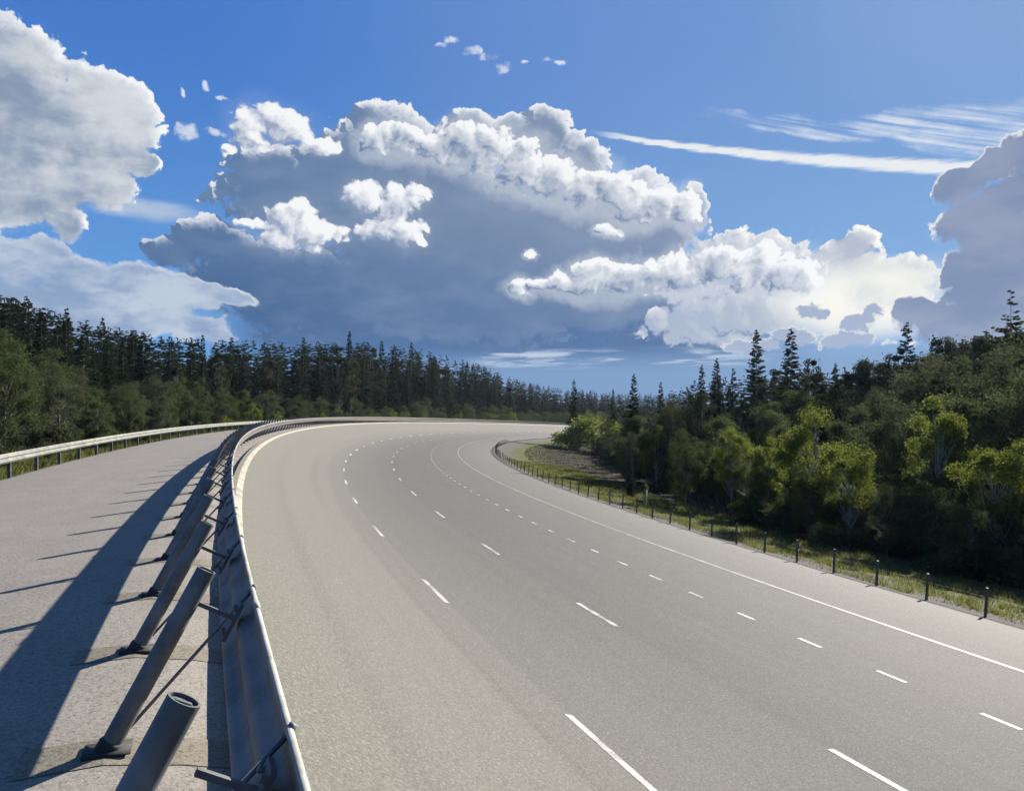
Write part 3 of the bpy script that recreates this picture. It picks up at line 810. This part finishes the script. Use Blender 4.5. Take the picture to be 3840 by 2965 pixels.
def plant_px(kind, U, Vtop, D, label, group=None, width=1.0):
    """a tree on bearing U at distance D whose tip stands on picture row Vtop"""
    x, y = ray(U, D)
    top = EYE + (889 - Vtop) / 1626 * y
    return plant(kind, x, y, top - ground(x, y), label, group, width)

def d_out(U, w):
    for D in np.arange(20, 600, 2.0):
        x, y = ray(U, D)
        if to_ws(x, y)[0] < w: return D
    return 600.0
# --- forest beyond the outer rail: skyline measured from the photograph
skU = [-200, 0, 60, 120, 200, 300, 400, 500, 650, 740, 880, 1000, 1060, 1120, 1200, 1300, 1500, 1800]
skV = [600, 628, 648, 668, 690, 712, 722, 728, 732, 728, 742, 772, 792, 815, 830, 838, 842, 845]
dsU = [-200, 0, 300, 600, 900, 1100, 1300, 1800]
dsD = [80, 88, 112, 150, 215, 285, 330, 360]
GS = 'dark spruces in the forest beyond the guardrails'
LSP = 'dark narrow spruce in the dense forest beyond the guardrails'
U = -60.0; 
rows = [(0, 0.0), (8, 4.0)]
for ri, (off, vo) in enumerate(rows):
    U = -60.0
    while U < 1330:
        D = max(float(np.interp(U, dsU, dsD)), d_out(U, -24)) + off + random.uniform(-3, 3)
        top = float(np.interp(U, skU, skV)) + random.gauss(20 if ri == 0 else 8, 8)
        top += 9 * math.sin(U * 0.045 + ri * 2) * math.sin(U * 0.013 + 1)
        if random.random() < 0.16:
            plant_px(random.choice(PIN), U, top + random.uniform(4, 18), D, 'round-topped pine among the dark spruces beyond the guardrails', 'pines beyond the guardrails', random.uniform(0.9, 1.3))
        else:
            e_ = plant_px(random.choice(SPR), U, top + (random.uniform(10, 30) if random.random() < 0.3 else 0), D, LSP, GS, random.uniform(0.95, 1.75))
            e_.rotation_euler[0] = random.gauss(0, 0.025)
        U += random.uniform(0.3, 1.7) * 3.5 / D * 1626
for (u, vt, lab) in [(740, 705, 'tallest spruce tip on the skyline left of the centre of the photo'), (433, 713, 'spruce tip standing out of the left forest skyline above the rail junction'),
                     (215, 676, 'spruce tip on the left forest skyline below the low white cloud'), (140, 655, 'spruce tip high on the left skyline near the photo edge'),
                     (878, 730, 'spruce tip where the left forest skyline starts to fall'), (645, 718, 'slim spruce tip just left of the tallest one on the skyline')]:
    plant_px(SPR[4], u, vt, max(float(np.interp(u, dsU, dsD)), d_out(u, -24)) + 4, lab, None, 0.9)
# leafy edge in front of the spruces
feU = [-100, 0, 60, 120, 200, 300, 450, 600, 750, 900, 1050, 1200, 1330]
feV = [640, 690, 715, 760, 795, 790, 800, 835, 850, 845, 855, 862, 866]
GO = 'young trees along the foot of the outer forest'
for ri, (fr, dv) in enumerate(((-21, 0), (-16.5, 20), (-12, 40))):
    U = -90.0
    while U < 1320:
        D = d_out(U, fr) + random.uniform(-3, 3)
        vt = float(np.interp(U, feU, feV)) + abs(random.gauss(0, 12)) + dv * (0.4 + 0.6 * (1 - max(0, U) / 1400))
        vt = min(vt, 878)
        k = random.choice(OLV + OLV + (BIR if ri == 2 and U > 420 else []))
        lab = {'spring_leaves': 'pale green young birch in the leafy belt before the outer spruces', 'olive_leaves': 'olive green young tree in the leafy belt before the outer spruces',
               'budding_twigs': 'brownish budding tree in the leafy belt before the outer spruces'}[k.crown.materials[0].name]
        plant_px(k, U, vt, D, lab, GO, random.uniform(0.85, 1.25))
        U += random.uniform(0.7, 1.3) * 4.2 / D * 1626
GB = 'bushes beyond the outer guardrail'
for i in range(110):
    s = random.uniform(-78, 120); w = random.uniform(-16, -8.0)
    P = pos(np.array(w), np.array(s), 0)
    k = random.choice(BUS + BUS[:1])
    cl = {'spring_leaves': 'fresh green', 'olive_leaves': 'olive green', 'budding_twigs': 'brownish'}[k.crown.materials[0].name]
    plant(k, float(P[0]), float(P[1]), random.uniform(1.2, 2.8), cl + ' bush on the bank beyond the outer guardrail', GB, random.uniform(0.8, 1.3))

# --- forest inside the bend
GI_ = 'spruces of the wood inside the bend'
for (u, vt, D, w_, lab) in [
        (1350, 795, 84, 0.95, 'dark spruce at the left end of the wood inside the bend'),
        (1412, 812, 88, 0.8, 'slim spruce next to the leftmost dark one inside the bend'),
        (1500, 776, 92, 0.85, 'lower left of two close spruce tips left of the tall pair'),
        (1527, 762, 90, 0.9, 'higher right of two close spruce tips left of the tall pair'),
        (1568, 782, 96, 0.8, 'small spruce tip directly left of the tall pair'),
        (1615, 702, 104, 1.0, 'left one of the tall pair of spruces inside the bend'),
        (1683, 700, 104, 1.15, 'right broader one of the tall pair of spruces inside the bend'),
        (1933, 686, 100, 0.95, 'tall spruce standing between the bright cloud gap and the grey cloud'),
        (1983, 712, 102, 0.7, 'thin spruce just right of the one below the grey cloud'),
        (1780, 772, 104, 0.6, 'thin young spruce tip under the glowing cloud gap'),
        (1225, 808, 175, 0.9, 'lone distant spruce above the far end of the track'),
        (1308, 828, 160, 0.9, 'small distant spruce right of the lone one above the far track')]:
    plant_px(SPR[[0, 2, 3][int(u) % 3]], u, vt, D, lab, None, w_)
x = None
plant_px(mk_spruce(77, 18, 3.4, 24, 8, 0.35, 0.45, M_pine), 2152, 620, 92, 'scraggy open-topped pine rising highest at the right edge of the photo', None, 1.0)
LPN = 'round-topped pine in the wood inside the bend'
GP = 'pines of the wood inside the bend'
for (u, vt, D) in [(1855, 742, 98), (1735, 768, 94), (1812, 770, 97), (1905, 758, 96), (2030, 702, 92), (2072, 690, 90), (2106, 688, 92), (2190, 668, 88), (2240, 660, 90), (1650, 790, 92), (1955, 745, 95), (2005, 722, 94), (2290, 650, 88), (2135, 700, 86), (2060, 720, 84), (1980, 760, 84), (2170, 720, 82)]:
    plant_px(random.choice(PIN), u, vt, D, LPN, GP, random.uniform(0.85, 1.1))
skRU = [1330, 1420, 1500, 1600, 1700, 1800, 1900, 2000, 2100, 2200, 2600]
skRV = [850, 836, 800, 800, 785, 775, 765, 735, 705, 690, 650]
LSI = 'dark spruce within the wood inside the bend'
for ri, (off, dv) in enumerate(((98, 6), (88, 34), (78, 64))):
    U = 1345.0
    while U < 2560:
        D = off + random.uniform(-3, 3) - (U - 1345) / 1200 * 10
        vt = float(np.interp(U, skRU, skRV)) + dv + abs(random.gauss(0, 10))
        if random.random() < (0.5 if ri != 1 else 0.35): plant_px(random.choice(SPR[:4]), U, vt, D, LSI, GI_, random.uniform(0.9, 1.25))
        else: plant_px(random.choice(PIN), U, vt, D, LPN, GP, random.uniform(0.9, 1.2))
        U += random.uniform(0.8, 1.2) * 4.3 / D * 1626
GM = 'middle-sized trees of the wood inside the bend'
for ri, (off, dv) in enumerate(((84, 18), (72, 50), (62, 85))):
    U = 1345.0
    while U < 2560:
        D = off + random.uniform(-3, 3) - (U - 1345) / 1200 * 8
        vt = float(np.interp(U, skRU, skRV)) + dv + abs(random.gauss(0, 14))
        k = random.choice([OLV[0], OLV[1], OLV[2], OLV[2], SPR[0]])
        if k is SPR[0]: lb = LSI
        else: lb = ('brownish budding' if k is OLV[2] else 'dark olive') + ' middle-sized tree deep in the wood inside the bend'
        plant_px(k, U, vt, D, lb, GI_ if k is SPR[0] else GM, random.uniform(0.8, 1.1))
        U += random.uniform(0.8, 1.2) * 4.6 / D * 1626
# sunlit young birches at the wood's edge
for (u, vt, D, k, w_, lab) in [
        (1740, 848, 50, 1, 1.0, 'large yellow-green birch with a pointed crown at the middle of the inner wood edge'),
        (1812, 945, 46, 2, 1.1, 'low bright birch with a flat-topped crown in front of the large pointed one'),
        (2000, 842, 50, 0, 0.85, 'narrow sunlit birch right of the flat-topped bright one'),
        (2125, 918, 44, 2, 1.0, 'bright leafy birch nearest the right edge of the photo'),
        (1636, 930, 54, 0, 0.8, 'small sunlit birch left of the large pointed one'),
        (1560, 900, 58, 2, 0.8, 'dim greenish birch between the dark trees left of the small sunlit one'),
        (1262, 882, 165, -1, 1.25, 'wide bright yellow-green bush at the tip of the inner verge'),
        (1232, 893, 166, -1, 1.0, 'low bright scrub at the very tip of the inner verge'),
        (1300, 890, 158, -1, 1.2, 'yellow-green bush just right of the wide one at the verge tip'),
        (1400, 905, 80, 0, 1.0, 'green birch behind the left spruces of the inner wood')]:
    plant_px(BIR[k] if k >= 0 else BUS[1], u, vt, D, lab, None, w_)
GY = 'young trees at the edge of the wood inside the bend'
def inner_px(U, D):
    x, y = ray(U, D); w, s = to_ws(x, y); return w
for ri, (w0, v0) in enumerate(((22.6, 1.0), (25.2, 1.3), (28.5, 1.7))):
    s = -92.0
    while s < 40:
        w = w0 + random.uniform(-0.6, 1.0) + 6.0 * min(1, max(0, (s + 55) / 18))
        P = pos(np.array(w), np.array(s), 0)
        k = random.choice(OLV + [OLV[2]])
        cl = 'brownish budding' if k is OLV[2] else 'dark olive'
        H = random.uniform(3.0, 4.6) * v0
        plant(k, float(P[0]), float(P[1]), H, cl + ' young tree at the edge of the wood inside the bend', GY, random.uniform(1.0, 1.5))
        s += random.uniform(0.8, 1.2) * 2.1
for i in range(150):
    s = random.uniform(-95, 30); w = random.uniform(21.2, 25.5) + 6.5 * min(1, max(0, (s + 55) / 18))
    P = pos(np.array(w), np.array(s), 0)
    k = random.choice([BUS[0], BUS[2], BUS[0]])
    cl = 'olive green' if k is BUS[0] else 'brownish'
    plant(k, float(P[0]), float(P[1]), random.uniform(0.9, 2.2), cl + ' bush in the undergrowth of the wood inside the bend', 'bushes inside the bend', random.uniform(0.9, 1.5))
# small things on the verge
P = pos(np.array(17.0), np.array(-52.5), prof(17.0))
st = empty('broken_sapling', P.tolist())
q = MB(); q.tube([(0, 0, -0.1), (0.02, 0, 0.6), (0.05, 0.02, 1.25)], [0.11, 0.10, 0.13], 9)
q.build('stem', M_stub, st, True)
v, f, _ = leafy(1.6, 1.3, 0.22, 0.3, 260, 91, 0.12, 5, 'round', 0.7)
c = np_mesh('foliage', v, f); c.materials.append(M_birch); link('foliage', c, None, st)
tag(st, 'pale yellow-brown sapling stub standing alone behind the row of short posts', 'sapling')

# far wood closing the view: one mass of crowns
fv, ff, n = [], [], 0
base_v, base_f = spruce_crown(18, 3.2, 18, 6, 5)
def far_block(N, fn):
    global n
    for i in range(N):
        x, y, H = fn()
        a = random.uniform(0, 6.28); k = H / 18; c, s_ = math.cos(a), math.sin(a)
        vv = base_v * np.array([k * 1.7, k * 1.7, k])
        vv = np.stack([vv[:, 0] * c - vv[:, 1] * s_, vv[:, 0] * s_ + vv[:, 1] * c, vv[:, 2]], -1) + np.array([x, y, ground(x, y)])
        fv.append(vv); ff.append(base_f + n); n += len(vv)
def far_left():
    U = random.uniform(-100, 1500); D = max(float(np.interp(U, dsU, dsD)), d_out(U, -24)) + random.uniform(22, 75)
    x, y = ray(U, D); top = EYE + (889 - float(np.interp(U, skU, skV)) - abs(random.gauss(9, 6)) + 3) / 1626 * y
    return x, y, top - ground(x, y)
def far_right():
    U = random.uniform(1330, 2700); D = random.uniform(104, 150)
    x, y = ray(U, D); top = EYE + (889 - float(np.interp(U, skRU, skRV)) - abs(random.gauss(8, 8))) / 1626 * y
    return x, y, top - ground(x, y)
def far_gap():
    U = random.uniform(1080, 1460); D = d_out(U, -26) + random.uniform(0, 90)
    x, y = ray(U, D); top = EYE + (889 - float(np.interp(U, skU, skV)) - abs(random.gauss(4, 5))) / 1626 * y
    return x, y, top - ground(x, y)
far_block(130, far_gap); far_block(480, far_left); far_block(190, far_right)
me = np_mesh('distant_wood', np.concatenate(fv), np.concatenate(ff)); me.materials.append(M_needle)
tag(link('distant_wood', me), 'dark mass of spruce forest behind the first rows of trees', 'forest', kind='stuff')

# ------------------------------------------------------------------ grass on the verges
def grass(name, N, wr, sr, h0, h1, mat, lab):
    w = rng.uniform(*wr, N); s = rng.uniform(*sr, N)
    cl = np.sin(s * 3.1 + w * 2.0) + np.sin(s * 1.3 - w * 4.1) + rng.normal(0, 0.8, N)
    keep = cl > -0.4; w = w[keep]; s = s[keep]; N = len(w)
    B = pos(w, s, ter_H(w)); B[:, 2] -= 0.02
    h = rng.uniform(h0, h1, N); a = rng.uniform(0, 6.28, N)
    sx = np.stack([np.cos(a), np.sin(a), 0 * a], -1) * (0.010 + h[:, None] * 0.05)
    tip = B + np.stack([rng.normal(0, .35, N) * h, rng.normal(0, .35, N) * h, h], -1)
    v = np.stack([B - sx, B + sx, tip], 1).reshape(-1, 3)
    me = np_mesh(name, v, np.arange(3 * N).reshape(N, 3)); me.materials.append(mat)
    tag(link(name, me), lab, 'grass', kind='stuff')
grass('verge_grass', 90000, (15.5, 22), (-90, -15), 0.06, 0.28, M_grassb, 'short green and yellow grass on the inner verge')
grass('verge_grass', 60000, (-12, -5.0), (-85, 0), 0.12, 0.5, M_grassb, 'long green grass on the bank beyond the outer guardrail')

M_heath = leaf_mat('heather', (0.026, 0.024, 0.014), (0.050, 0.042, 0.026), 0.3, (0.030, 0.028, 0.014))
grass('heath', 70000, (18.0, 30), (-62, 60), 0.08, 0.30, M_heath, 'low brown heather and dry grass inside the far bend')
# ------------------------------------------------------------------ air
hz = MB(); hz.box((100, 250, 18), (1, 0, 0), (0, 1, 0), (0, 0, 1), 800, 700, 62)
HM = bpy.data.materials.new('haze'); HM.use_nodes = True; hn = HM.node_tree; hn.nodes.clear()
ho = hn.nodes.new('ShaderNodeOutputMaterial'); hv = hn.nodes.new('ShaderNodeVolumePrincipled')
hv.inputs['Color'].default_value = (0.75, 0.85, 1.0, 1); hv.inputs['Density'].default_value = 0.000045; hv.inputs['Anisotropy'].default_value = 0.35
hn.links.new(hv.outputs[0], ho.inputs['Volume'])
tag(hz.build('haze', HM), 'faint bluish air over the whole track', 'haze', kind='stuff')

# ------------------------------------------------------------------ sun and camera
sd = bpy.data.lights.new('sun', 'SUN'); sd.energy = 4.2; sd.angle = R_(0.55); sd.color = (1.0, 0.93, 0.82)
so = bpy.data.objects.new('sun', sd); COL.objects.link(so)
sv = Vector((math.sin(R_(SUN_AZ)) * math.cos(R_(SUN_EL)), math.cos(R_(SUN_AZ)) * math.cos(R_(SUN_EL)), math.sin(R_(SUN_EL))))
so.rotation_euler = sv.to_track_quat('Z', 'Y').to_euler(); so.location = (0, 0, 60)
cam = bpy.data.cameras.new('camera'); co = bpy.data.objects.new('camera', cam); COL.objects.link(co)
co.location = (0, 0, EYE); co.rotation_euler = (R_(90), 0, 0)
cam.lens = 2859 / 3840 * 36; cam.sensor_width = 36; cam.sensor_fit = 'HORIZONTAL'
cam.shift_y = 80.4 / 3840
cam.clip_start = 0.05; cam.clip_end = 20000
scene.camera = co
vs_ = scene.view_settings
vs_.view_transform = 'Standard'; vs_.look = 'None'; vs_.exposure = EXPO; vs_.gamma = 1; vs_.use_curve_mapping = False
print('COUNTS', counts)
